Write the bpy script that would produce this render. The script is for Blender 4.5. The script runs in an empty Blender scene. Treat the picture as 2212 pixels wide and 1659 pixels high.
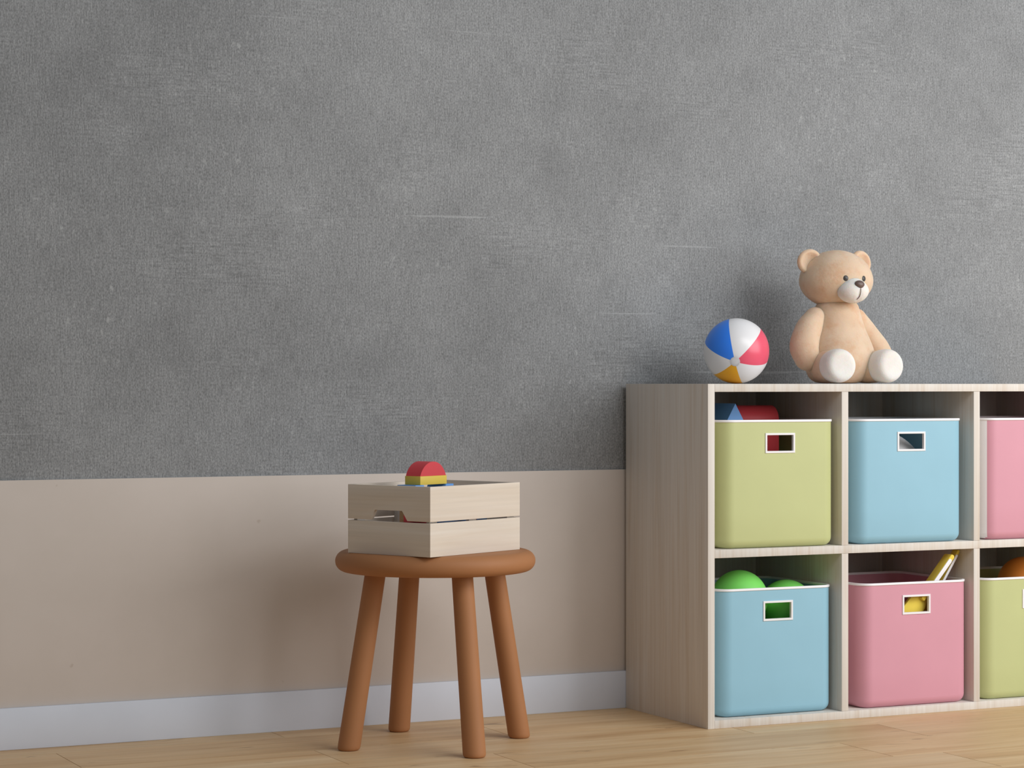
import bpy, bmesh, math, random
from mathutils import Vector, Matrix

random.seed(7)
SC = bpy.context.scene
COL = SC.collection

# ------------------------------------------------------------------ colour
def lin(c):
    c /= 255.0
    return c / 12.92 if c <= 0.04045 else ((c + 0.055) / 1.055) ** 2.4

def rgb(r, g, b):
    return (lin(r), lin(g), lin(b), 1.0)

# --------------------------------------------------------------- materials
class NT:
    """small helper round a node tree"""
    def __init__(self, name):
        self.m = bpy.data.materials.new(name)
        self.m.use_nodes = True
        self.t = self.m.node_tree
        self.t.nodes.clear()
        self.out = self.n('ShaderNodeOutputMaterial')
        self.b = self.n('ShaderNodeBsdfPrincipled')
        self.l(self.b.outputs[0], self.out.inputs['Surface'])
    def n(self, kind, **kw):
        nd = self.t.nodes.new(kind)
        for k, v in kw.items():
            setattr(nd, k, v)
        return nd
    def l(self, a, b):
        self.t.links.new(a, b)
    def coords(self, scale=(1, 1, 1), rot=(0, 0, 0), loc=(0, 0, 0), kind='Object'):
        tc = self.n('ShaderNodeTexCoord')
        mp = self.n('ShaderNodeMapping')
        mp.inputs['Scale'].default_value = scale
        mp.inputs['Rotation'].default_value = rot
        mp.inputs['Location'].default_value = loc
        self.l(tc.outputs[kind], mp.inputs['Vector'])
        return mp.outputs[0]
    def noise(self, vec, scale, detail=2, rough=0.5, dist=0.0):
        nz = self.n('ShaderNodeTexNoise')
        nz.inputs['Scale'].default_value = scale
        nz.inputs['Detail'].default_value = detail
        nz.inputs['Roughness'].default_value = rough
        nz.inputs['Distortion'].default_value = dist
        if vec is not None:
            self.l(vec, nz.inputs['Vector'])
        return nz.outputs['Fac']
    def ramp(self, fac, stops, interp='LINEAR'):
        r = self.n('ShaderNodeValToRGB')
        r.color_ramp.interpolation = interp
        e = r.color_ramp.elements
        while len(e) < len(stops):
            e.new(0.5)
        for i, (p, c) in enumerate(stops):
            e[i].position = p
            e[i].color = c if isinstance(c, tuple) else (c, c, c, 1)
        self.l(fac, r.inputs[0])
        return r.outputs[0]
    def mix(self, fac, a, b, mode='MIX'):
        mx = self.n('ShaderNodeMix', data_type='RGBA', blend_type=mode)
        for sock, v in ((mx.inputs[0], fac), (mx.inputs[6], a), (mx.inputs[7], b)):
            if isinstance(v, (int, float)):
                sock.default_value = v
            elif isinstance(v, tuple):
                sock.default_value = v
            else:
                self.l(v, sock)
        return mx.outputs[2]
    def math(self, op, a, b=None, clamp=False):
        md = self.n('ShaderNodeMath', operation=op, use_clamp=clamp)
        for sock, v in ((md.inputs[0], a), (md.inputs[1], b)):
            if v is None:
                continue
            if isinstance(v, (int, float)):
                sock.default_value = v
            else:
                self.l(v, sock)
        return md.outputs[0]
    def bump(self, h, strength=0.2, dist=0.002):
        bp = self.n('ShaderNodeBump')
        bp.inputs['Strength'].default_value = strength
        bp.inputs['Distance'].default_value = dist
        self.l(h, bp.inputs['Height'])
        self.l(bp.outputs[0], self.b.inputs['Normal'])
    def set(self, rough=0.5, spec=0.5, color=None, coat=0.0, sheen=0.0):
        self.b.inputs['Roughness'].default_value = rough
        self.b.inputs['Specular IOR Level'].default_value = spec
        self.b.inputs['Coat Weight'].default_value = coat
        self.b.inputs['Sheen Weight'].default_value = sheen
        if color is not None:
            if isinstance(color, tuple):
                self.b.inputs['Base Color'].default_value = color
            else:
                self.l(color, self.b.inputs['Base Color'])
        return self.m

def plastic(name, c, rough=0.5, spec=0.4, var=0.03):
    k = NT(name)
    v = k.coords((1, 1, 1))
    nz = k.noise(v, 9.0, 3)
    dark = tuple(x * (1 - var) for x in c[:3]) + (1,)
    lite = tuple(min(1, x * (1 + var)) for x in c[:3]) + (1,)
    return k.set(rough, spec, k.ramp(nz, [(0.3, dark), (0.7, lite)]))

def wood(name, pale, mid, dark, axis='z', rough=0.6, spec=0.3, fine=1.0):
    """straight fine grain running along one axis"""
    k = NT(name)
    s = {'x': (1.6, 48, 48), 'y': (48, 1.6, 48), 'z': (48, 48, 1.6)}[axis]
    s2 = {'x': (3, 190, 190), 'y': (190, 3, 190), 'z': (190, 190, 3)}[axis]
    a = k.noise(k.coords(s), 1.0 * fine, 5, 0.62, 0.9)
    b = k.noise(k.coords(s2), 1.0 * fine, 2, 0.5)
    base = k.ramp(a, [(0.30, pale), (0.55, mid), (0.78, dark)])
    line = k.ramp(b, [(0.32, 0.92), (0.6, 1.0)])
    col = k.mix(0.75, base, line, 'MULTIPLY')
    k.bump(b, 0.08, 0.001)
    return k.set(rough, spec, col)

def wall_material():
    k = NT('grey_plaster')
    tc = k.n('ShaderNodeTexCoord')
    def mp(s, loc=(0, 0, 0), rot=(0, 0, 0)):
        m = k.n('ShaderNodeMapping')
        m.inputs['Scale'].default_value = s
        m.inputs['Location'].default_value = loc
        m.inputs['Rotation'].default_value = rot
        k.l(tc.outputs['Object'], m.inputs['Vector'])
        return m.outputs[0]
    big = k.noise(mp((1.6, 1, 1.9)), 1.0, 5, 0.55)
    mid = k.noise(mp((7, 1, 6)), 1.0, 5, 0.62, 0.5)
    weave = k.noise(mp((330, 1, 190)), 1.0, 2, 0.6)
    vert = k.noise(mp((300, 1, 26)), 1.0, 2, 0.55)
    horz = k.noise(mp((14, 1, 240), (3, 0, 5)), 1.0, 2, 0.5)
    c = k.ramp(big, [(0.30, WALL_G * 0.88), (0.5, WALL_G), (0.72, WALL_G * 1.12)])
    c = k.mix(0.8, c, k.ramp(mid, [(0.30, 0.88), (0.5, 0.99), (0.72, 1.08)]), 'MULTIPLY')
    c = k.mix(1.0, c, k.ramp(weave, [(0.26, 0.62), (0.5, 1.0), (0.74, 1.36)]), 'MULTIPLY')
    c = k.mix(0.8, c, k.ramp(vert, [(0.3, 0.80), (0.5, 1.0), (0.7, 1.17)]), 'MULTIPLY')
    # patches where trowel marks run sideways
    msk = k.ramp(k.noise(mp((2.4, 1, 5), (9, 0, 2)), 1.0, 2), [(0.5, 0.0), (0.66, 1.0)])
    hl = k.mix(1.0, c, k.ramp(horz, [(0.35, 0.90), (0.6, 1.12)]), 'MULTIPLY')
    c = k.mix(msk, c, hl)
    # long pale scratches
    scr = k.noise(mp((1.3, 1, 60), (4, 0, 1), (0, 0.05, 0)), 1.0, 1, 0.4, 0.3)
    sline = k.ramp(scr, [(0.755, 0.0), (0.775, 1.0), (0.80, 1.0), (0.82, 0.0)])
    c = k.mix(k.math('MULTIPLY', sline, 0.35), c, (WALL_G * 1.9, WALL_G * 1.9, WALL_G * 1.9, 1))
    # small pale flecks, gathered in loose clusters
    fl = k.noise(mp((60, 1, 44), (1, 0, 8)), 1.0, 3, 0.7)
    cl = k.ramp(k.noise(mp((3.2, 1, 2.2), (5, 0, 3)), 1.0, 2), [(0.45, 0.0), (0.65, 1.0)])
    ff = k.math('MULTIPLY', k.ramp(fl, [(0.59, 0.0), (0.70, 1.0)]), cl)
    c = k.mix(k.math('MULTIPLY', ff, 0.55), c, (WALL_G * 1.75, WALL_G * 1.75, WALL_G * 1.72, 1))
    # soft dark stains
    st = k.ramp(k.noise(mp((4.0, 1, 3.4), (2, 0, 6)), 1.0, 3, 0.5), [(0.66, 0.0), (0.78, 1.0)])
    c = k.mix(k.math('MULTIPLY', st, 0.35), c, (WALL_G * 0.62, WALL_G * 0.62, WALL_G * 0.62, 1))
    c = k.mix(1.0, c, (0.965, 1.0, 1.03, 1), 'MULTIPLY')
    k.bump(weave, 0.25, 0.0015)
    return k.set(0.85, 0.2, c)

def wainscot_material():
    k = NT('beige_paint')
    a = k.noise(k.coords((3, 1, 3)), 1.0, 5, 0.6)
    c = k.ramp(a, [(0.3, rgb(200, 190, 181)), (0.7, rgb(207, 197, 189))])
    sp = k.noise(k.coords((30, 1, 30)), 1.0, 2, 0.5)
    s = k.ramp(sp, [(0.76, 0.0), (0.80, 1.0)])
    c = k.mix(k.math('MULTIPLY', s, 0.25), c, rgb(150, 128, 104))
    k.bump(k.noise(k.coords((160, 1, 160)), 1.0, 2), 0.05, 0.001)
    return k.set(0.75, 0.25, c)

def floor_material():
    k = NT('oak_planks')
    at = k.n('ShaderNodeAttribute', attribute_name='plank', attribute_type='GEOMETRY')
    tc = k.n('ShaderNodeTexCoord')
    add = k.n('ShaderNodeVectorMath', operation='MULTIPLY_ADD')
    k.l(at.outputs['Color'], add.inputs[0])
    add.inputs[1].default_value = (13.0, 7.0, 5.0)
    k.l(tc.outputs['Object'], add.inputs[2])
    def mp(s, loc=(0, 0, 0)):
        m = k.n('ShaderNodeMapping')
        m.inputs['Scale'].default_value = s
        m.inputs['Location'].default_value = loc
        k.l(add.outputs[0], m.inputs['Vector'])
        return m.outputs[0]
    a = k.noise(mp((1.1, 11, 1)), 1.0, 5, 0.6, 0.8)
    b = k.noise(mp((4, 95, 1)), 1.0, 3, 0.6)
    kn = k.noise(mp((6.5, 30, 1), (3, 1, 0)), 1.0, 3, 0.6, 0.8)
    base = k.ramp(a, [(0.28, rgb(225, 197, 157)), (0.52, rgb(213, 179, 135)), (0.75, rgb(190, 149, 104))])
    c = k.mix(0.7, base, k.ramp(b, [(0.3, 0.84), (0.6, 1.0)]), 'MULTIPLY')
    tone = k.ramp(at.outputs['Fac'], [(0.0, 0.90), (1.0, 1.06)])
    c = k.mix(1.0, c, tone, 'MULTIPLY')
    kk = k.ramp(kn, [(0.645, 0.0), (0.74, 1.0)])
    c = k.mix(k.math('MULTIPLY', kk, 0.6), c, rgb(112, 78, 50))
    k.bump(b, 0.06, 0.001)
    return k.set(0.5, 0.3, c)

def plush(name, c1, c2, warm):
    k = NT(name)
    v = k.coords((1, 1, 1))
    a = k.noise(v, 16.0, 4, 0.6)
    b = k.noise(v, 150.0, 3, 0.7)
    c = k.noise(k.coords((1, 1, 1), loc=(3, 4, 5)), 24.0, 4, 0.65)
    col = k.ramp(a, [(0.3, c1), (0.7, c2)])
    col = k.mix(k.math('MULTIPLY', k.ramp(c, [(0.5, 0.0), (0.72, 1.0)]), 0.45), col, warm)
    h = k.math('ADD', k.math('MULTIPLY', a, 1.2), b)
    k.bump(h, 0.35, 0.0025)
    k.b.inputs['Subsurface Weight'].default_value = 0.55
    k.b.inputs['Subsurface Radius'].default_value = (1.0, 0.42, 0.22)
    k.b.inputs['Subsurface Scale'].default_value = 0.016
    return k.set(0.85, 0.15, col, sheen=0.08)

WALL_G = 0.26
M = {}
M['wall'] = wall_material()
M['wainscot'] = wainscot_material()
M['skirting'] = plastic('skirting_paint', rgb(210, 216, 227), 0.5, 0.3, 0.02)
M['floor'] = floor_material()
M['seam'] = plastic('dark_seam', rgb(92, 66, 42), 0.8, 0.1)
M['ash'] = wood('pale_ash', rgb(223, 219, 213), rgb(216, 209, 200), rgb(205, 192, 177), 'z')
M['crate'] = wood('crate_pine', rgb(222, 213, 201), rgb(217, 205, 190), rgb(207, 191, 171), 'x', fine=0.6)
M['stool'] = plastic('caramel_stain', rgb(168, 116, 76), 0.6, 0.3, 0.04)
M['white'] = plastic('white_plastic', rgb(236, 235, 238), 0.45, 0.4, 0.01)
M['lime'] = plastic('lime_plastic', rgb(190, 196, 140), 0.5, 0.4, 0.02)
M['blue_bin'] = plastic('sky_plastic', rgb(144, 190, 210), 0.5, 0.4, 0.02)
M['pink'] = plastic('pink_plastic', rgb(210, 150, 166), 0.5, 0.4, 0.02)
M['red'] = plastic('red_paint', rgb(212, 70, 78), 0.5, 0.35)
M['yellow'] = plastic('yellow_paint', rgb(224, 196, 84), 0.5, 0.35)
M['blue'] = plastic('blue_paint', rgb(104, 160, 226), 0.5, 0.35)
M['natural'] = wood('beech', rgb(206, 176, 138), rgb(190, 156, 116), rgb(168, 130, 92), 'x')
M['green'] = plastic('green_rubber', rgb(128, 222, 104), 0.45, 0.35)
M['orange'] = plastic('orange_rubber', rgb(226, 138, 58), 0.45, 0.35)
M['plush'] = plush('beige_plush', rgb(212, 184, 157), rgb(222, 198, 173), rgb(204, 150, 110))
M['plush_white'] = plush('cream_plush', rgb(226, 222, 217), rgb(234, 231, 227), rgb(226, 214, 200))
M['dark'] = plastic('charcoal_button', rgb(66, 62, 60), 0.35, 0.5)
M['nose'] = plastic('brown_nose', rgb(104, 86, 80), 0.4, 0.5)
M['ball_white'] = plastic('vinyl_white', rgb(232, 232, 234), 0.3, 0.5, 0.01)
M['ball_blue'] = plastic('vinyl_blue', rgb(54, 138, 246), 0.3, 0.5, 0.01)
M['ball_red'] = plastic('vinyl_red', rgb(232, 92, 118), 0.3, 0.5, 0.01)
M['ball_yellow'] = plastic('vinyl_yellow', rgb(242, 180, 28), 0.3, 0.5, 0.01)
for _n in ('ball_white', 'ball_blue', 'ball_red', 'ball_yellow'):
    _b = M[_n].node_tree.nodes['Principled BSDF']
    _b.inputs['Subsurface Weight'].default_value = 0.7
    _b.inputs['Subsurface Radius'].default_value = (1, 1, 1)
    _b.inputs['Subsurface Scale'].default_value = 0.03
M['bat_yellow'] = plastic('bat_yellow', rgb(230, 206, 84), 0.7, 0.2, 0.08)

# ----------------------------------------------------------------- objects
def obj(name, bm, mats, parent=None, smooth=None, loc=None):
    """link a bmesh as ONE mesh object; smooth = angle in degrees below which edges shade smooth"""
    bmesh.ops.recalc_face_normals(bm, faces=bm.faces[:])
    me = bpy.data.meshes.new(name)
    bm.to_mesh(me)
    bm.free()
    for m in (mats if isinstance(mats, (list, tuple)) else [mats]):
        me.materials.append(m)
    if smooth is not None:
        for p in me.polygons:
            p.use_smooth = True
        me.set_sharp_from_angle(angle=math.radians(smooth))
    o = bpy.data.objects.new(name, me)
    COL.objects.link(o)
    if loc is not None:
        o.location = loc
    if parent is not None:
        o.parent = parent
    return o

def thing(name, label, cat, loc=(0, 0, 0), rotz=0.0, group=None):
    o = bpy.data.objects.new(name, None)
    o.empty_display_size = 0.05
    COL.objects.link(o)
    o.location = loc
    o.rotation_euler = (0, 0, rotz)
    return tag(o, label, cat, group)

def tag(o, label, cat, group=None):
    o['label'] = label
    o['category'] = cat
    if group:
        o['group'] = group
    return o

def structure(o, label=None):
    o['kind'] = 'structure'
    if label:
        o['label'] = label
    return o

def box(bm, x0, x1, y0, y1, z0, z1, bev=0.0, seg=2, mat=0):
    r = bmesh.ops.create_cube(bm, size=1.0)
    vs = r['verts']
    for v in vs:
        v.co = Vector((x0 + (v.co.x + .5) * (x1 - x0), y0 + (v.co.y + .5) * (y1 - y0), z0 + (v.co.z + .5) * (z1 - z0)))
    es = list({e for v in vs for e in v.link_edges})
    fs = list({f for v in vs for f in v.link_faces})
    for f in fs:
        f.material_index = mat
    if bev > 0:
        bmesh.ops.bevel(bm, geom=es, offset=bev, segments=seg, profile=0.5, affect='EDGES')
    return bm

def bx(*a, **k):
    return box(bmesh.new(), *a, **k)

def prism(pts, axis, a0, a1, bev=0.0):
    """extrude a 2-D outline; axis 'y': pts are (x, z); axis 'x': pts are (y, z)"""
    bm = bmesh.new()
    def mk(p, a):
        return bm.verts.new((p[0], a, p[1]) if axis == 'y' else (a, p[0], p[1]))
    A = [mk(p, a0) for p in pts]
    B = [mk(p, a1) for p in pts]
    n = len(pts)
    bm.faces.new(A)
    bm.faces.new(list(reversed(B)))
    for i in range(n):
        bm.faces.new((A[i], B[i], B[(i + 1) % n], A[(i + 1) % n]))
    if bev:
        bmesh.ops.recalc_face_normals(bm, faces=bm.faces[:])
        sharp = [e for e in bm.edges if len(e.link_faces) == 2 and e.calc_face_angle() > math.radians(35)]
        bmesh.ops.bevel(bm, geom=sharp, offset=bev, segments=2, profile=0.5, affect='EDGES')
    return bm

def lathe(prof, n=64, close=True):
    """prof: (radius, z) bottom to top, ends at radius 0 are closed to a point"""
    bm = bmesh.new()
    rings = []
    for r, z in prof:
        if r < 1e-6:
            rings.append([bm.verts.new((0, 0, z))])
        else:
            rings.append([bm.verts.new((r * math.cos(2 * math.pi * i / n), r * math.sin(2 * math.pi * i / n), z)) for i in range(n)])
    for A, B in zip(rings, rings[1:]):
        for i in range(n):
            j = (i + 1) % n
            if len(A) == 1:
                bm.faces.new((A[0], B[i], B[j]))
            elif len(B) == 1:
                bm.faces.new((A[i], A[j], B[0]))
            else:
                bm.faces.new((A[i], A[j], B[j], B[i]))
    return bm

def ellipsoid(bm, c, r, seg=40, rot=None):
    res = bmesh.ops.create_uvsphere(bm, u_segments=seg, v_segments=seg // 2, radius=1.0)
    m = Matrix.Translation(Vector(c)) @ (rot or Matrix.Identity(4)) @ Matrix.Diagonal((r[0], r[1], r[2], 1))
    bmesh.ops.transform(bm, matrix=m, verts=res['verts'])
    return bm

def tube(path, radii, n=28, caps=6, squash=None):
    """round-ended tapering tube along a smooth path (Catmull-Rom through the given points)"""
    P = [Vector(p) for p in path]
    pts, rs = [], []
    for i in range(len(P) - 1):
        p0, p1, p2, p3 = P[max(i - 1, 0)], P[i], P[i + 1], P[min(i + 2, len(P) - 1)]
        steps = 8
        for s in range(steps):
            t = s / steps
            pts.append(0.5 * ((2 * p1) + (p2 - p0) * t + (2 * p0 - 5 * p1 + 4 * p2 - p3) * t * t + (3 * p1 - p0 - 3 * p2 + p3) * t ** 3))
            u = t * t * (3 - 2 * t)
            rs.append(radii[i] * (1 - u) + radii[i + 1] * u)
    pts.append(P[-1]); rs.append(radii[-1])
    # round end caps
    d0 = (pts[0] - pts[1]).normalized(); d1 = (pts[-1] - pts[-2]).normalized()
    head = [(pts[0] + d0 * rs[0] * math.sin(a), rs[0] * math.cos(a)) for a in [math.pi / 2 * k / caps for k in range(caps, 0, -1)]]
    tail = [(pts[-1] + d1 * rs[-1] * math.sin(a), rs[-1] * math.cos(a)) for a in [math.pi / 2 * k / caps for k in range(1, caps + 1)]]
    allp = head + list(zip(pts, rs)) + tail
    bm = bmesh.new()
    rings = []
    up = Vector((0.0, 1.0, 0.001))
    for i, (p, r) in enumerate(allp):
        q0 = allp[max(i - 1, 0)][0]; q1 = allp[min(i + 1, len(allp) - 1)][0]
        d = (q1 - q0).normalized()
        u = (up - d * up.dot(d)).normalized()
        w = d.cross(u)
        if r < 1e-5:
            rings.append([bm.verts.new(p)])
        else:
            rings.append([bm.verts.new(p + (u * math.cos(2 * math.pi * k / n) + w * math.sin(2 * math.pi * k / n)) * r) for k in range(n)])
    for A, B in zip(rings, rings[1:]):
        for i in range(n):
            j = (i + 1) % n
            if len(A) == 1:
                bm.faces.new((A[0], B[i], B[j]))
            elif len(B) == 1:
                bm.faces.new((A[i], A[j], B[0]))
            else:
                bm.faces.new((A[i], A[j], B[j], B[i]))
    return bm

# ================================================================ the room
WALL_Y = 5.055          # face of the grey plaster
BB_Y = 5.041            # face of the skirting board
X0, X1 = -2.6, 7.6
# back wall
structure(obj('wall_back', bx(X0, X1, WALL_Y, WALL_Y + 0.12, 0.0, 3.4), M['wall']))
# thin beige panel over the foot of the wall
structure(obj('trim_1', bx(X0, X1, WALL_Y - 0.005, WALL_Y - 0.0002, 0.0, 0.589, bev=0.0015), M['wainscot'], smooth=40))
structure(obj('baseboard_back', bx(X0, X1, BB_Y, WALL_Y - 0.0052, 0.0, 0.0915, bev=0.0012), M['skirting'], smooth=40))

# floor: boards 0.2055 wide running along the wall, about a metre long
def build_floor():
    bm = bmesh.new()
    lay = bm.loops.layers.float_color.new('plank')
    W, L, g = 0.2055, 0.997, 0.0008
    known = {2: 0.82, 1: 0.2955, 0: 0.813, -1: 0.151, -2: 0.908, -3: 0.040}
    rnd = random.Random(3)
    r = -22
    while r <= 2:
        y0 = 4.5445 + r * W
        y1 = min(y0 + W, BB_Y + 0.004)
        off = known.get(r, rnd.random())
        x = X0 - 1 + ((off - (X0 - 1)) % L) - L
        while x < X1:
            xa, xb = max(x, X0), min(x + L, X1)
            if xb - xa > 0.02:
                n0 = len(bm.faces)
                vs = [bm.verts.new(p) for p in ((xa + g, y0 + g, 0), (xb - g, y0 + g, 0), (xb - g, y1 - g, 0), (xa + g, y1 - g, 0))]
                lo = [bm.verts.new((v.co.x, v.co.y, -0.003)) for v in vs]
                fs = [bm.faces.new(vs)] + [bm.faces.new((lo[i], lo[(i + 1) % 4], vs[(i + 1) % 4], vs[i])) for i in range(4)]
                c = (rnd.random(), rnd.random(), rnd.random(), 1)
                for f in fs:
                    for lp in f.loops:
                        lp[lay] = c
            x += L
        r += 1
    # dark ground under the seams
    box(bm, X0, X1, 4.5445 - 22 * W, WALL_Y + 0.1, -0.05, -0.0028, mat=1)
    return bm
structure(obj('floor', build_floor(), [M['floor'], M['seam']]))

# ============================================================ cube cabinet
CF, CB = 4.6426, 5.0400          # front and back of the cabinet (y)
TOP = 0.8004
cab = thing('cube_cabinet', 'pale ash cube cabinet against the grey wall, two rows of cubbies filled with storage bins', 'cabinet', (2.7420, CF, 0))
def cbx(name, x0, x1, y0, y1, z0, z1, lab=None):
    o = obj(name, bx(x0 - 2.7420, x1 - 2.7420, y0 - CF, y1 - CF, z0, z1, bev=0.0007), M['ash'], cab, 40)
    return o
xL0, xL1 = 2.7420, 2.7605
d1a, d1b = 3.1119, 3.1306
d2a, d2b = 3.4986, 3.5168
xR0, xR1 = 3.8681, 3.8866
e = 0.0002
cbx('side_panel', xL0, xL1 - e, CF, CB, 0, TOP)
cbx('side_panel', xR0 + e, xR1, CF, CB, 0, TOP)
cbx('top_panel', xL1 + e, xR0 - e, CF, CB, 0.7817, TOP)
cbx('bottom_panel', xL1 + e, xR0 - e, CF, CB, 0.0, 0.0189)
cbx('shelf', xL1 + e, xR0 - e, CF + 0.0004, CB - 0.008, 0.3955, 0.4147)
for a, b in ((d1a, d1b), (d2a, d2b)):
    cbx('divider', a, b, CF + 0.0005, CB - 0.008, 0.4149, 0.7815)
    cbx('divider', a, b, CF + 0.0005, CB - 0.008, 0.0191, 0.3953)
cbx('back_panel', xL1 + e, xR0 - e, CB - 0.0075, CB - 0.0015, 0.0191, 0.7815)

# ============================================================ storage bins
BW, BD, BH = 0.3165, 0.2970, 0.3005      # outside size of the tub
def rr_loop(w, d, r, ins=0.0, ncorner=8, xs=()):
    """rounded rectangle as a list of (x, y), anticlockwise from the front-left; xs: extra points on the front edge"""
    hw, hd = w / 2 - ins, d / 2 - ins
    rr = max(r - ins, 0.001)
    out = []
    def arc(cx, cy, a0):
        for k in range(ncorner + 1):
            a = a0 + math.pi / 2 * k / ncorner
            out.append((cx + rr * math.cos(a), cy + rr * math.sin(a)))
    arc(-hw + rr, -hd + rr, math.pi)
    for x in xs:
        out.append((x, -hd))
    arc(hw - rr, -hd + rr, 1.5 * math.pi)
    arc(hw - rr, hd - rr, 0)
    arc(-hw + rr, hd - rr, 0.5 * math.pi)
    return out

HW, HZ0, HZ1 = 0.0365, 0.2270, 0.2650     # half width, bottom and top of the hand hole
def tub_mesh(pale_side=False):
    """tub with 4 mm walls, rounded corners and foot, and the hand hole cut through the front"""
    bm = bmesh.new()
    rb, rc, t = 0.020, 0.034, 0.0042
    xs = (-HW, 0.0, HW)
    n0 = 6
    walls = (0.09, 0.16, HZ0, HZ1, BH - 0.001)
    outer = [(rb * (1 - math.cos(math.pi / 2 * k / n0)), rb * (1 - math.sin(math.pi / 2 * k / n0))) for k in range(n0 + 1)]
    outer = [(rb - rb * math.sin(math.pi / 2 * k / n0), rb - rb * math.cos(math.pi / 2 * k / n0)) for k in range(n0 + 1)] + [(0.0, z) for z in walls]
    q = rb - t
    inner = [(t + q - q * math.sin(math.pi / 2 * k / n0), t + q - q * math.cos(math.pi / 2 * k / n0)) for k in range(n0 + 1)] + [(t, z) for z in walls]
    def loops(rows):
        return [[bm.verts.new((x, y, z)) for x, y in rr_loop(BW, BD, rc, ins, 8, xs)] for ins, z in rows]
    LO, LI = loops(outer), loops(inner)
    n = len(LO[0])
    i0 = 9                               # index of the first extra point on the front edge
    rh = n0 + 1 + 2                      # row where the hand hole starts
    def skin(L, flip):
        for ri in range(len(L) - 1):
            A, B = L[ri], L[ri + 1]
            for i in range(n):
                j = (i + 1) % n
                if ri == rh and i in (i0, i0 + 1):
                    continue
                vs = (A[i], A[j], B[j], B[i])
                f = bm.faces.new(tuple(reversed(vs)) if flip else vs)
                if pale_side and not flip:
                    cx = sum(v.co.x for v in vs) / 4
                    cy = sum(v.co.y for v in vs) / 4
                    if cx < -BW / 2 + 0.0125 and cy > -BD / 2 + 0.006:
                        f.material_index = 1
    skin(LO, False)
    skin(LI, True)
    bm.faces.new(list(reversed(LO[0])))
    bm.faces.new(LI[0])
    for i in range(n):                   # top edge
        j = (i + 1) % n
        bm.faces.new((LO[-1][i], LO[-1][j], LI[-1][j], LI[-1][i]))
    # reveal of the hand hole
    ring_o = [LO[rh][i0], LO[rh][i0 + 1], LO[rh][i0 + 2], LO[rh + 1][i0 + 2], LO[rh + 1][i0 + 1], LO[rh + 1][i0]]
    ring_i = [LI[rh][i0], LI[rh][i0 + 1], LI[rh][i0 + 2], LI[rh + 1][i0 + 2], LI[rh + 1][i0 + 1], LI[rh + 1][i0]]
    for k in range(6):
        m = (k + 1) % 6
        bm.faces.new((ring_o[k], ring_o[m], ring_i[m], ring_i[k]))
    return bm

def rim_mesh():
    bm = bmesh.new()
    rings = []
    for ins, z in ((-0.0012, 0.2953), (-0.0020, 0.2962), (-0.0020, 0.3000), (-0.0012, 0.3010), (0.0042, 0.3010), (0.0050, 0.3000), (0.0050, 0.2953)):
        rings.append([bm.verts.new((x, y, z)) for x, y in rr_loop(BW, BD, 0.034, ins)])
    n = len(rings[0])
    for k in range(len(rings)):
        A, B = rings[k], rings[(k + 1) % len(rings)]
        for i in range(n):
            j = (i + 1) % n
            bm.faces.new((A[i], A[j], B[j], B[i]))
    return bm

def handle_mesh():
    bm = bmesh.new()
    yo = -BD / 2
    o = 0.0050
    prof = [(0.0, yo + 0.0055), (0.0, yo - 0.0014), (0.0006, yo - 0.0020), (o - 0.0006, yo - 0.0020), (o, yo - 0.0014), (o, yo + 0.0002)]
    rings = []
    for grow, y in prof:
        a, z0, z1 = HW - 0.0004 + grow, HZ0 + 0.0004 - grow, HZ1 - 0.0004 + grow
        rings.append([bm.verts.new(p) for p in ((-a, y, z0), (a, y, z0), (a, y, z1), (-a, y, z1))])
    for k in range(len(rings) - 1):
        A, B = rings[k], rings[k + 1]
        for i in range(4):
            j = (i + 1) % 4
            bm.faces.new((A[i], A[j], B[j], B[i]))
    return bm

SH = 0.4150   # top of the middle shelf
BO = 0.0191   # top of the bottom board
def storage_bin(x_right, y_front, z, mat, label, pale=False):
    t = thing('storage_bin', label, 'storage bin', (x_right - BW / 2 - 0.002, y_front + BD / 2, z), 0, 'storage bins in the cube cabinet')
    obj('tub', tub_mesh(pale), [mat, M['white']] if pale else mat, t, 50)
    obj('rim', rim_mesh(), M['white'], t, 40)
    obj('handle_frame', handle_mesh(), M['white'], t, 30)
    return t

storage_bin(3.1020, 4.6480, SH, M['lime'], 'lime green storage bin on the upper shelf holding wooden blocks, under the beach ball')
storage_bin(3.4740, 4.6450, SH, M['blue_bin'], 'light blue storage bin on the upper shelf, a white ball behind its handle hole')
storage_bin(3.8560, 4.6450, SH, M['pink'], 'pink storage bin with a whitish side, on the upper shelf at the right frame edge', True)
storage_bin(3.1050, 4.6620, BO, M['blue_bin'], 'light blue storage bin in the bottom row filled with green balls')
storage_bin(3.4910, 4.6480, BO, M['pink'], 'pink storage bin in the bottom row with yellow toy bats sticking out')
storage_bin(3.8540, 4.6510, BO, M['lime'], 'lime green storage bin in the bottom row holding an orange ball')

# -------------------------------------------------- contents of the bins
def ball(name, c, r, mat, label, cat='ball', group=None):
    bm = bmesh.new()
    bmesh.ops.create_uvsphere(bm, u_segments=64, v_segments=40, radius=r)
    return tag(obj(name, bm, mat, None, 180, c), label, cat, group)

IN = 0.0045   # thickness of a bin's bottom
rb = 0.068
ball('toy_ball', (2.8925, 4.7500, 0.2880), rb, M['green'], 'bright green ball heaped highest in the lower blue bin, at its left front', group='green balls in the lower blue bin')
ball('toy_ball', (3.0285, 4.7560, 0.2600), rb, M['green'], 'bright green ball sitting lower in the blue bin, right of the higher one', group='green balls in the lower blue bin')
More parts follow.
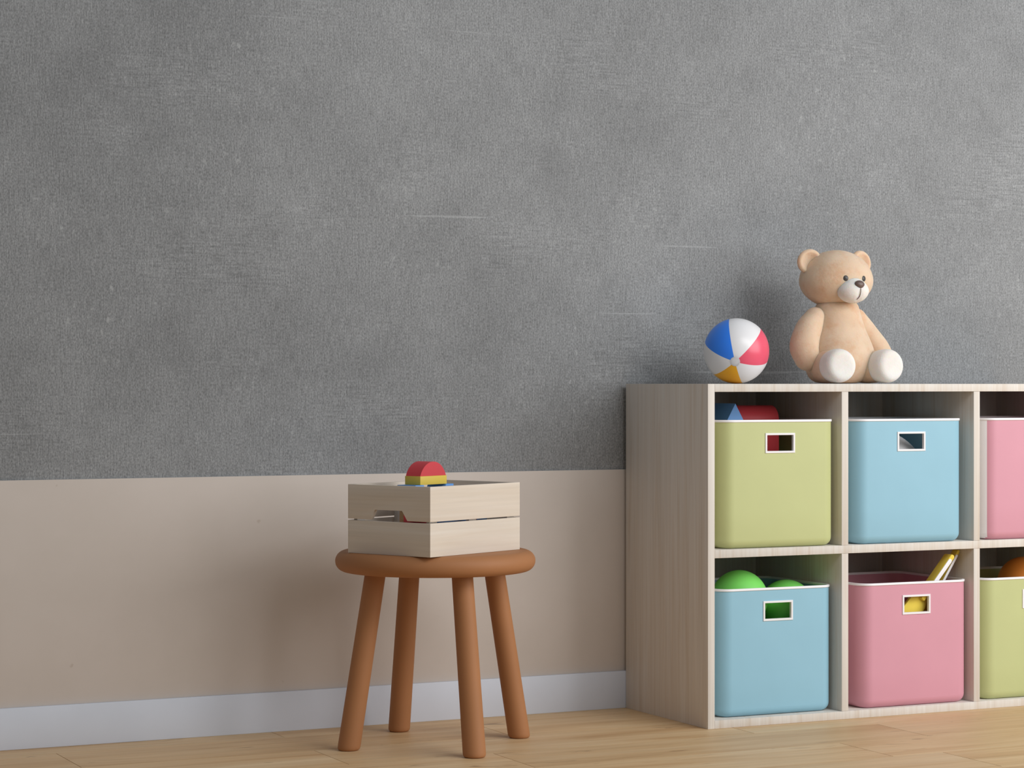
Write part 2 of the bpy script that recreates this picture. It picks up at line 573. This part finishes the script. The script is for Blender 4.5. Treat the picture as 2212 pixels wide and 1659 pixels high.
# the ones they lie on, out of sight
ball('toy_ball', (2.8600, 4.7640, 0.0925), rb, M['green'], 'bright green ball buried at the bottom of the lower blue bin', group='green balls in the lower blue bin')
ball('toy_ball', (2.9050, 4.8640, 0.1790), rb, M['green'], 'bright green ball buried at the bottom of the lower blue bin', group='green balls in the lower blue bin')
ball('toy_ball', (3.0270, 4.7560, 0.0935), rb, M['green'], 'bright green ball buried at the bottom of the lower blue bin', group='green balls in the lower blue bin')
ball('toy_ball', (3.7752, 4.8000, 0.2882), rb, M['orange'], 'orange ball rising out of the lower lime bin at the right frame edge')
ball('toy_ball', (3.7760, 4.7300, 0.0925), rb, M['orange'], 'orange ball out of sight in the lower lime bin', group='hidden orange balls in the lower lime bin')
ball('toy_ball', (3.7500, 4.8700, 0.1650), rb, M['orange'], 'orange ball out of sight in the lower lime bin', group='hidden orange balls in the lower lime bin')
ball('play_ball', (3.3035, 4.7935, SH + 0.0048 + 0.1345), 0.1345, M['ball_white'], 'white ball inside the upper blue bin, seen through the handle hole')

# blocks in the upper lime bin
tri = 0.118
px, py, pz = 2.8905, 4.765, 0.650
pr = obj('roof_block', prism([(-tri / 2, 0), (tri / 2, 0), (0, 0.104)], 'y', 0, 0.115, 0.0012), M['blue'], None, 30, (px, py, pz))
tag(pr, 'blue triangular wooden block peeking over the rim of the upper lime bin', 'toy block')
def dome_pts(w, h, base=0.0, n=28, sag=None):
    sag = h if sag is None else sag
    R = ((w / 2) ** 2 + sag ** 2) / (2 * sag)
    a = math.asin(min(1, (w / 2) / R))
    if sag > R:
        a = math.pi - a
    pts = [(R * math.sin(-a + 2 * a * k / n), h - R + R * math.cos(-a + 2 * a * k / n)) for k in range(n + 1)]
    if base < pts[0][1] - 1e-6:
        pts = [(-w / 2, base)] + pts + [(w / 2, base)]
    return pts
rbk = obj('dome_block', prism(dome_pts(0.070, 0.118, 0.0, sag=0.033), 'x', -0.0555, 0.0555, 0.001), M['red'], None, 30, (2.9840, 4.842, 0.6300))
tag(rbk, 'red round-topped wooden block standing in the upper lime bin, behind its rim', 'toy block')
tag(obj('wooden_block', bx(-0.058, 0.036, 0, 0.16, 0, 0.2300, bev=0.001), M['natural'], None, 40, (2.8905, 4.75, SH + IN)), 'plain wooden block under the blue triangular block', 'toy block')
tag(obj('wooden_block', bx(-0.058, 0.058, -0.04, 0.04, 0, 0.2102, bev=0.001), M['natural'], None, 40, (2.9860, 4.845, SH + IN)), 'plain wooden block under the red round-topped block', 'toy block')

# yellow shovels in the lower pink bin
def shovel(label, tip, through, w, th, bw):
    """toy shovel standing on its blade; tip = round top end of the handle, through = another point of its axis"""
    tip, through = Vector(tip), Vector(through)
    ax = (tip - through).normalized()
    L = 0.345
    low = tip - ax * L
    nrm = Vector((0, -1, 0))
    nrm = (nrm - ax * nrm.dot(ax)).normalized()
    side = ax.cross(nrm)
    m = Matrix((side, nrm, ax)).transposed().to_4x4()
    m.translation = low
    t = thing('toy_shovel', label, 'toy shovel', (0, 0, 0), 0, 'yellow toy shovels in the lower pink bin')
    t.matrix_world = m
    h = w / 2
    top = [(h * math.cos(math.pi * k / 14), L - h + h * math.sin(math.pi * k / 14)) for k in range(15)]
    obj('handle', prism([(-h, 0.205), (h, 0.205)] + top, 'y', -th / 2, th / 2, 0.0022), M['bat_yellow'], t, 35)
    b = bw / 2
    bl = [(0, 0.0), (b * 0.45, 0.008), (b * 0.8, 0.028), (b * 0.97, 0.06), (b, 0.10), (b, 0.165), (b * 0.93, 0.196), (b * 0.72, 0.214), (h, 0.2215)]
    bl = bl + [(-x, z) for x, z in reversed(bl[1:])]
    obj('blade', prism(bl, 'y', -0.0055, 0.0055, 0.002), M['bat_yellow'], t, 35)
    sr = h * 0.84
    z0, z1 = 0.232, L - 0.0130
    pts = [(sr * math.cos(math.pi + math.pi * k / 12), z0 + sr + sr * math.sin(math.pi + math.pi * k / 12)) for k in range(13)]
    pts += [(sr * math.cos(math.pi * k / 12), z1 - sr + sr * math.sin(math.pi * k / 12)) for k in range(13)]
    o = obj('grip_stripe', prism(pts, 'y', th / 2 - 0.001, th / 2 + 0.0014, 0.0006), M['white'], t, 35)
    o['label'] = 'white stripe on the handle'
    return t
shovel('shorter yellow toy shovel with broad white-striped handle, leaning out of the lower pink bin', (3.4490, 4.6720, 0.3800), (3.3596, 4.6720, 0.2774), 0.0125, 0.0300, 0.054)
shovel('taller yellow toy shovel with thin white-edged handle, leaning out of the lower pink bin', (3.4930, 4.7050, 0.3885), (3.4040, 4.7050, 0.2524), 0.0075, 0.0230, 0.044)

# ================================================================== stool
SX, SY = 2.087, 4.721
st = thing('round_stool', 'caramel brown round wooden stool with four splayed legs, carrying a crate', 'stool', (SX, SY, 0))
SR, SZ0, SZ1 = 0.2225, 0.3850, 0.4310
h = (SZ1 - SZ0) / 2
prof = [(0, SZ0)] + [(SR - h + h * math.sin(a), SZ0 + h - h * math.cos(a)) for a in [math.pi * k / 20 for k in range(21)]] + [(0, SZ1)]
obj('seat', lathe(prof, 128), M['stool'], st, 40)
def leg_mesh(dx, dy):
    prof = [(0.0, 0.0), (0.0185, 0.0), (0.0215, 0.0008), (0.0236, 0.0028), (0.0248, 0.0062), (0.0250, 0.012)] + [(0.0250 - 0.0018 * k / 8, 0.012 + (SZ0 + 0.006 - 0.012) * k / 8) for k in range(1, 9)] + [(0, SZ0 + 0.006)]
    bm = lathe(prof, 48)
    for v in bm.verts:
        q = 0.2075 - (0.2075 - 0.144) * v.co.z / SZ0
        v.co.x += dx * q
        v.co.y += dy * q
    return bm
for dx, dy in ((-1, 0), (1, 0), (0, -1), (0, 1)):
    obj('leg', leg_mesh(dx, dy), M['stool'], st, 40)

# ================================================================== crate
cr_rot = math.radians(26.4)
ux = Vector((math.cos(cr_rot), math.sin(cr_rot), 0)); uy = Vector((-math.sin(cr_rot), math.cos(cr_rot), 0))
CO = Vector((1.9832, 4.5135, 0.4312))            # nearest bottom corner of the crate
CW, CDp, CHt = 0.311, 0.234, 0.150
T = 0.009
crate = thing('wooden_crate', 'small pale wooden crate of slatted boards standing on the stool, holding toy blocks', 'crate', CO, cr_rot)
def mitre(pts_z, along_x, back):
    """a board of the crate with mitred ends; pts_z: outline of its outer face as (along, z)"""
    LEN = CW if along_x else CDp
    bm = bmesh.new()
    def P(a, depth, z):
        ai = a
        if depth > 0:                       # inner face: ends cut at 45 degrees
            ai = T if a < 1e-6 else (LEN - T if a > LEN - 1e-6 else a)
        d = depth if not back else (CDp if along_x else CW) - depth
        return (ai, d, z) if along_x else (d, ai, z)
    A = [bm.verts.new(P(a, 0, z)) for a, z in pts_z]
    B = [bm.verts.new(P(a, T, z)) for a, z in pts_z]
    n = len(pts_z)
    bm.faces.new(A)
    bm.faces.new(list(reversed(B)))
    for k in range(n):
        bm.faces.new((A[k], B[k], B[(k + 1) % n], A[(k + 1) % n]))
    bmesh.ops.recalc_face_normals(bm, faces=bm.faces[:])
    es = [e for e in bm.edges if abs(e.verts[0].co.z - e.verts[1].co.z) < 1e-6]
    bmesh.ops.bevel(bm, geom=es, offset=0.0008, segments=2, profile=0.5, affect='EDGES')
    return bm
Zl, Zu = 0.0719, 0.0751
for back in (False, True):
    for z0, z1 in ((0.0, Zl), (Zu, CHt)):
        obj('slat', mitre([(0, z0), (CW, z0), (CW, z1), (0, z1)], True, back), M['crate'], crate, 40)
M['crate_end'] = wood('crate_pine_end', rgb(222, 213, 201), rgb(217, 205, 190), rgb(207, 191, 171), 'y', fine=0.6)
for back in (False, True):
    obj('end_slat', mitre([(0, 0.0), (CDp, 0.0), (CDp, Zl), (0, Zl)], False, back), M['crate_end'], crate, 40)
    # upper end board with a trapezoid grip cut into its lower edge
    obj('end_slat', mitre([(0, Zu), (0.0640, Zu), (0.0790, Zu + 0.0215), (0.1560, Zu + 0.0215), (0.1680, Zu), (CDp, Zu), (CDp, CHt), (0, CHt)], False, back), M['crate_end'], crate, 40)
obj('bottom_board', bx(T + .0003, CW - T - .0003, T + .0003, CDp - T - .0003, 0.0008, 0.0080), M['crate'], crate)
M['crate_post'] = M['ash']
for x0 in (T + .0005, CW / 2 - 0.0125, CW - T - 0.0255):
    for y0, y1 in ((T, T + 0.010), (CDp - T - 0.010, CDp - T)):
        obj('post', bx(x0, x0 + 0.0245, y0 + .0002, y1 - .0002, 0.0082, CHt - 0.012, bev=0.0006), M['crate_post'], crate, 40)

# blocks in the crate, in the crate's own frame
def in_crate(name, bm, mat, label, cat='toy block', u=0, v=0, z=0, smooth=30):
    o = obj(name, bm, mat, None, smooth)
    o.location = CO + ux * u + uy * v + Vector((0, 0, z))
    o.rotation_euler = (0, 0, cr_rot)
    return tag(o, label, cat)
zt = 0.1485                                     # top of the blue bridge block
bridge = [(0, 0), (0.130, 0), (0.130, 0.054), (0.1045, 0.054), (0.0975, 0.040), (0.0855, 0.030), (0.065, 0.0255), (0.0445, 0.030), (0.0335, 0.040), (0.0280, 0.054), (0, 0.054)]
in_crate('bridge_block', prism(bridge, 'y', 0, 0.052, 0.0), M['blue'], 'light blue bridge-shaped block lying arch up in the crate, under the yellow block', u=0.0615, v=0.0930, z=zt - 0.054)
in_crate('rectangular_block', bx(0, 0.0905, 0, 0.0440, 0, 0.0188, bev=0.0006), M['yellow'], 'flat yellow rectangular block across the blue bridge block, under the red dome', u=0.0818, v=0.0964, z=zt + 0.0002)
in_crate('dome_block', prism(dome_pts(0.0875, 0.0310), 'y', 0.0015, 0.0430, 0.0), M['red'], 'red half-round block on top of the yellow block above the crate', u=0.0818 + 0.0455, v=0.0964, z=zt + 0.0192, smooth=20)
in_crate('rectangular_block', bx(0, 0.125, 0, 0.045, 0, 0.0858, bev=0.001), M['natural'], 'plain wooden block beneath the blue bridge block in the crate', u=0.064, v=0.0965, z=0.0082)
in_crate('cube_block', bx(0, 0.040, 0, 0.045, 0, 0.094, bev=0.001), M['red'], 'red block upright in the crate corner behind the grip hole', u=0.0120, v=0.0400, z=0.0082)
in_crate('rectangular_block', bx(0, 0.110, 0, 0.040, 0, 0.084, bev=0.001), M['blue'], 'deep blue block in the crate seen through the gap between the front slats', u=0.062, v=0.0400, z=0.0082)
in_crate('cube_block', bx(0, 0.04, 0, 0.04, 0, 0.086, bev=0.001), M['red'], 'red block seen through the gap right of the middle post of the crate', u=0.180, v=0.050, z=0.0082)
in_crate('rectangular_block', bx(0, 0.04, 0, 0.04, 0, 0.084, bev=0.001), M['blue'], 'blue block seen through the gap near the right end of the crate', u=0.223, v=0.055, z=0.0082)

# ============================================================= beach ball
def beach_ball(r, label, loc, pole, twist):
    t = thing('beach_ball', label, 'ball', loc)
    bm = bmesh.new()
    nu = 96
    polar = [math.radians(a) for a in (0, 8.6)] + [math.radians(8.6 + (180 - 17.2) * k / 44) for k in range(1, 45)] + [math.pi]
    rings = []
    for a in polar:
        if a < 1e-6 or abs(a - math.pi) < 1e-6:
            rings.append([bm.verts.new((0, 0, r * math.cos(a)))])
        else:
            rings.append([bm.verts.new((r * math.sin(a) * math.cos(2 * math.pi * i / nu), r * math.sin(a) * math.sin(2 * math.pi * i / nu), r * math.cos(a))) for i in range(nu)])
    pat = [1, 0, 2, 0, 3, 0]                      # red, white, blue, white, yellow, white
    for k in range(len(rings) - 1):
        A, B = rings[k], rings[k + 1]
        for i in range(nu):
            j = (i + 1) % nu
            if len(A) == 1:
                f = bm.faces.new((A[0], B[i], B[j]))
            elif len(B) == 1:
                f = bm.faces.new((A[i], B[0], A[j]))
            else:
                f = bm.faces.new((A[i], B[i], B[j], A[j]))
            cap = k == 0 or k == len(rings) - 2
            f.material_index = 0 if cap else pat[i // (nu // 6)]
    o = obj('panels', bm, [M['ball_white'], M['ball_red'], M['ball_blue'], M['ball_yellow']], t, 180)
    z = Vector(pole).normalized()
    x = Vector((0, 0, 1)).cross(z).normalized()
    x, y = x, z.cross(x)
    m = Matrix((x, y, z)).transposed().to_4x4() @ Matrix.Rotation(twist, 4, 'Z')
    o.matrix_local = m
    # slightly raised round end patches
    for s in (1, -1):
        a0 = math.radians(8.0)
        prof = [(0.0, r * 1.004)] + [((r + 0.0006) * math.sin(a0 * k / 6), (r + 0.0006) * math.cos(a0 * k / 6) ) for k in range(1, 7)] + [((r - 0.001) * math.sin(a0 * 1.02), (r - 0.001) * math.cos(a0 * 1.02))]
        prof[0] = (0.0, r + 0.0006)
        c = obj('end_cap', lathe(prof, 40), M['ball_white'], t, 40)
        c.matrix_local = m @ (Matrix.Identity(4) if s > 0 else Matrix.Rotation(math.pi, 4, 'X'))
        c['label'] = 'white round end patch'
    return t
BR = 0.0796
bc = Vector((2.9447, 4.85, TOP + BR + 0.0005))
view = Vector((-bc.x, -bc.y, 0.8 - bc.z)).normalized()
vr = view.cross(Vector((0, 0, 1))).normalized() * -1      # picture right as seen from the front
vu = Vector((0, 0, 1))
pole = view * 0.944 + vu * -0.325 + vr * -0.04
beach_ball(BR, 'glossy beach ball with red, blue, yellow and white panels on top of the cabinet', bc, pole, math.radians(-18))

# ============================================================= teddy bear
BX, BY = 3.2335, 4.850
tb = thing('teddy_bear', 'beige plush teddy bear with cream muzzle and feet sitting on the cabinet top', 'teddy bear', (BX, BY, TOP + 0.0008))
pl, pw = M['plush'], M['plush_white']
# torso, leaning a little forward, pear shaped
tprof = [(0, 0.0), (0.045, 0.0010), (0.064, 0.0065), (0.077, 0.018), (0.0855, 0.036), (0.0885, 0.058), (0.0865, 0.082), (0.0805, 0.106), (0.0725, 0.130), (0.0655, 0.152), (0.0605, 0.170), (0.0565, 0.184), (0.052, 0.196), (0.040, 0.204), (0, 0.206)]
def smooth_prof(p, sub=4):
    out = []
    for i in range(len(p) - 1):
        p0, p1, p2, p3 = p[max(i - 1, 0)], p[i], p[i + 1], p[min(i + 2, len(p) - 1)]
        for s in range(sub):
            q = s / sub
            f = lambda a, b, c, d: 0.5 * (2 * b + (c - a) * q + (2 * a - 5 * b + 4 * c - d) * q * q + (3 * b - a - 3 * c + d) * q ** 3)
            out.append((max(0.0, f(p0[0], p1[0], p2[0], p3[0])), f(p0[1], p1[1], p2[1], p3[1])))
    out.append(p[-1])
    out[0] = p[0]
    return out
bm = lathe(smooth_prof(tprof), 56)
for v in bm.verts:
    b = math.exp(-((v.co.z - 0.062) / 0.055) ** 2)
    v.co.y *= 0.93
    v.co.y -= 0.014 * b + 0.004
obj('torso', bm, pl, tb, 180)
# head
bm = ellipsoid(bmesh.new(), (0, 0, 0.2595), (0.0915, 0.0850, 0.0725), 56)
for v in bm.verts:           # fuller cheeks, flatter crown
    q = (v.co.z - 0.2595) / 0.0725
    v.co.x *= 1.0 + 0.045 * math.exp(-((q + 0.35) / 0.5) ** 2) - 0.02 * max(q, 0)
    v.co.y *= 1.0 + 0.02 * math.exp(-((q + 0.3) / 0.5) ** 2)
head = obj('head', bm, pl, tb, 180)
for s in (-1, 1):
    bm = ellipsoid(bmesh.new(), (0, 0, 0), (0.0330, 0.0135, 0.0305), 36)
    for v in bm.verts:       # hollow front of the ear
        rr = math.hypot(v.co.x / 0.0330, v.co.z / 0.0305)
        if v.co.y < 0:
            v.co.y += 0.0150 * max(0.0, 1 - (rr / 0.78) ** 2)
    ear = obj('ear', bm, pl, head, 180)
    ear.matrix_local = Matrix.Translation((s * 0.0760, 0.004, 0.3020)) @ Matrix.Rotation(s * 0.16, 4, 'Z') @ Matrix.Rotation(s * 0.45, 4, 'Y')
    eye = obj('eye', ellipsoid(bmesh.new(), (s * 0.0265, -0.0810, 0.2580), (0.0072, 0.0034, 0.0074), 20, Matrix.Rotation(s * 0.33, 4, 'Z')), M['dark'], head, 180)
bm = ellipsoid(bmesh.new(), (0, -0.0735, 0.2290), (0.0415, 0.0350, 0.0315), 44)
for v in bm.verts:           # fuller below, narrower up to the eyes
    q = (v.co.z - 0.2290) / 0.0315
    v.co.x *= 1 - 0.16 * max(q, 0)
    if abs(v.co.x) < 0.010 and v.co.y < -0.09 and q < 0.2:      # parting under the nose
        v.co.y += 0.0030 * (1 - abs(v.co.x) / 0.010) * min(1, (0.2 - q) / 0.4)
muz = obj('muzzle', bm, pw, head, 180)
muz['label'] = 'cream muzzle'
bm = ellipsoid(bmesh.new(), (0, -0.1015, 0.2420), (0.0140, 0.0105, 0.0108), 28)
for v in bm.verts:
    q = (v.co.z - 0.2420) / 0.0108
    v.co.x *= 1 + 0.25 * q if q < 0 else 1
nose = obj('nose', bm, M['nose'], head, 180)
mo = obj('mouth', tube([(0, -0.1085, 0.2325), (0, -0.1078, 0.2240), (0, -0.1030, 0.2135), (-0.0040, -0.0975, 0.2060)], [0.0007, 0.0009, 0.0010, 0.0008], 10, 3), M['nose'], head, 180)
# arms
obj('arm', tube([(-0.064, -0.004, 0.160), (-0.088, -0.010, 0.130), (-0.1030, -0.016, 0.092), (-0.1000, -0.024, 0.064)], [0.0290, 0.0345, 0.0370, 0.0330], 32), pl, tb, 180)
obj('arm', tube([(0.064, 0.006, 0.163), (0.092, 0.004, 0.128), (0.118, -0.006, 0.090), (0.131, -0.020, 0.058)], [0.0250, 0.0280, 0.0295, 0.0270], 32), pl, tb, 180)
# legs with cream feet
for s in (-1, 1):
    leg = obj('leg', tube([(s * 0.050, -0.030, 0.043), (s * 0.059, -0.052, 0.0415), (s * 0.066, -0.080, 0.0415)], [0.0410, 0.0410, 0.0395], 32), pl, tb, 180)
    R = 0.0415
    fp = [(0, 0.0)] + [(R * 0.90 * math.sin(a), 0.010 - 0.010 * math.cos(a)) for a in [math.pi / 2 * k / 6 for k in range(1, 6)]]
    # rounded drum whose axis points forward
    prof = [(0, 0), (R * 0.45, 0.0), (R * 0.70, 0.0012), (R * 0.86, 0.0055), (R * 0.955, 0.0130), (R * 0.995, 0.0230), (R, 0.0330), (R * 0.985, 0.0430), (R * 0.93, 0.0520), (R * 0.80, 0.0590), (0, 0.0610)]
    foot = obj('foot', lathe(smooth_prof(prof), 44), pw, leg, 180)
    d = Vector((s * 0.10, -1.0, 0.04)).normalized()         # way the sole looks
    zz = -d
    xx = Vector((0, 0, 1)).cross(zz).normalized()
    yy = zz.cross(xx)
    m = Matrix((xx, yy, zz)).transposed().to_4x4()
    m.translation = Vector((0.0020 + s * 0.0730, -0.1380, 0.0442))
    foot.matrix_local = m
    foot['label'] = 'cream foot'

# ========================================================== camera & light
F = 5011.0
th = math.atan(F / 10394.0)
cam = bpy.data.cameras.new('camera')
cam.sensor_fit = 'HORIZONTAL'
cam.sensor_width = 36.0
cam.lens = F / 2212.0 * 36.0
cam.clip_start = 0.05
co = bpy.data.objects.new('camera', cam)
COL.objects.link(co)
co.location = (0, 0, 0.8)
co.rotation_euler = (math.pi / 2, 0, -th)
SC.camera = co

def area(name, loc, target, sx, sy, power, color=(1, 1, 1)):
    l = bpy.data.lights.new(name, 'AREA')
    l.shape = 'RECTANGLE'
    l.size, l.size_y = sx, sy
    l.energy = power
    l.color = color
    o = bpy.data.objects.new(name, l)
    COL.objects.link(o)
    o.location = loc
    d = Vector(target) - Vector(loc)
    o.rotation_euler = d.to_track_quat('-Z', 'Y').to_euler()
    return o
area('key_light', (5.0, 1.95, 1.75), (2.9, 5.0, 0.85), 2.9, 2.2, 100.0, (1.0, 1.0, 1.0))  # soft key from right front, placed by the shadow directions; no window modelled
area('fill_light', (3.2, 1.3, 3.1), (2.8, 4.8, 0.5), 1.8, 1.6, 50.0, (0.97, 0.985, 1.0))  # added overhead fill to lift the shadows, stands for no real lamp

w = bpy.data.worlds.new('world')
SC.world = w
w.use_nodes = True
bg = w.node_tree.nodes['Background']
bg.inputs[0].default_value = (0.94, 0.97, 1.0, 1)
bg.inputs[1].default_value = 0.26

vs = SC.view_settings
SC.display_settings.display_device = 'sRGB'
vs.view_transform = 'Standard'
vs.look = 'None'
vs.exposure = 0.0
vs.gamma = 1.0
vs.use_curve_mapping = False
SC.cycles.use_denoising = True
SC.cycles.max_bounces = 8
SC.cycles.diffuse_bounces = 5
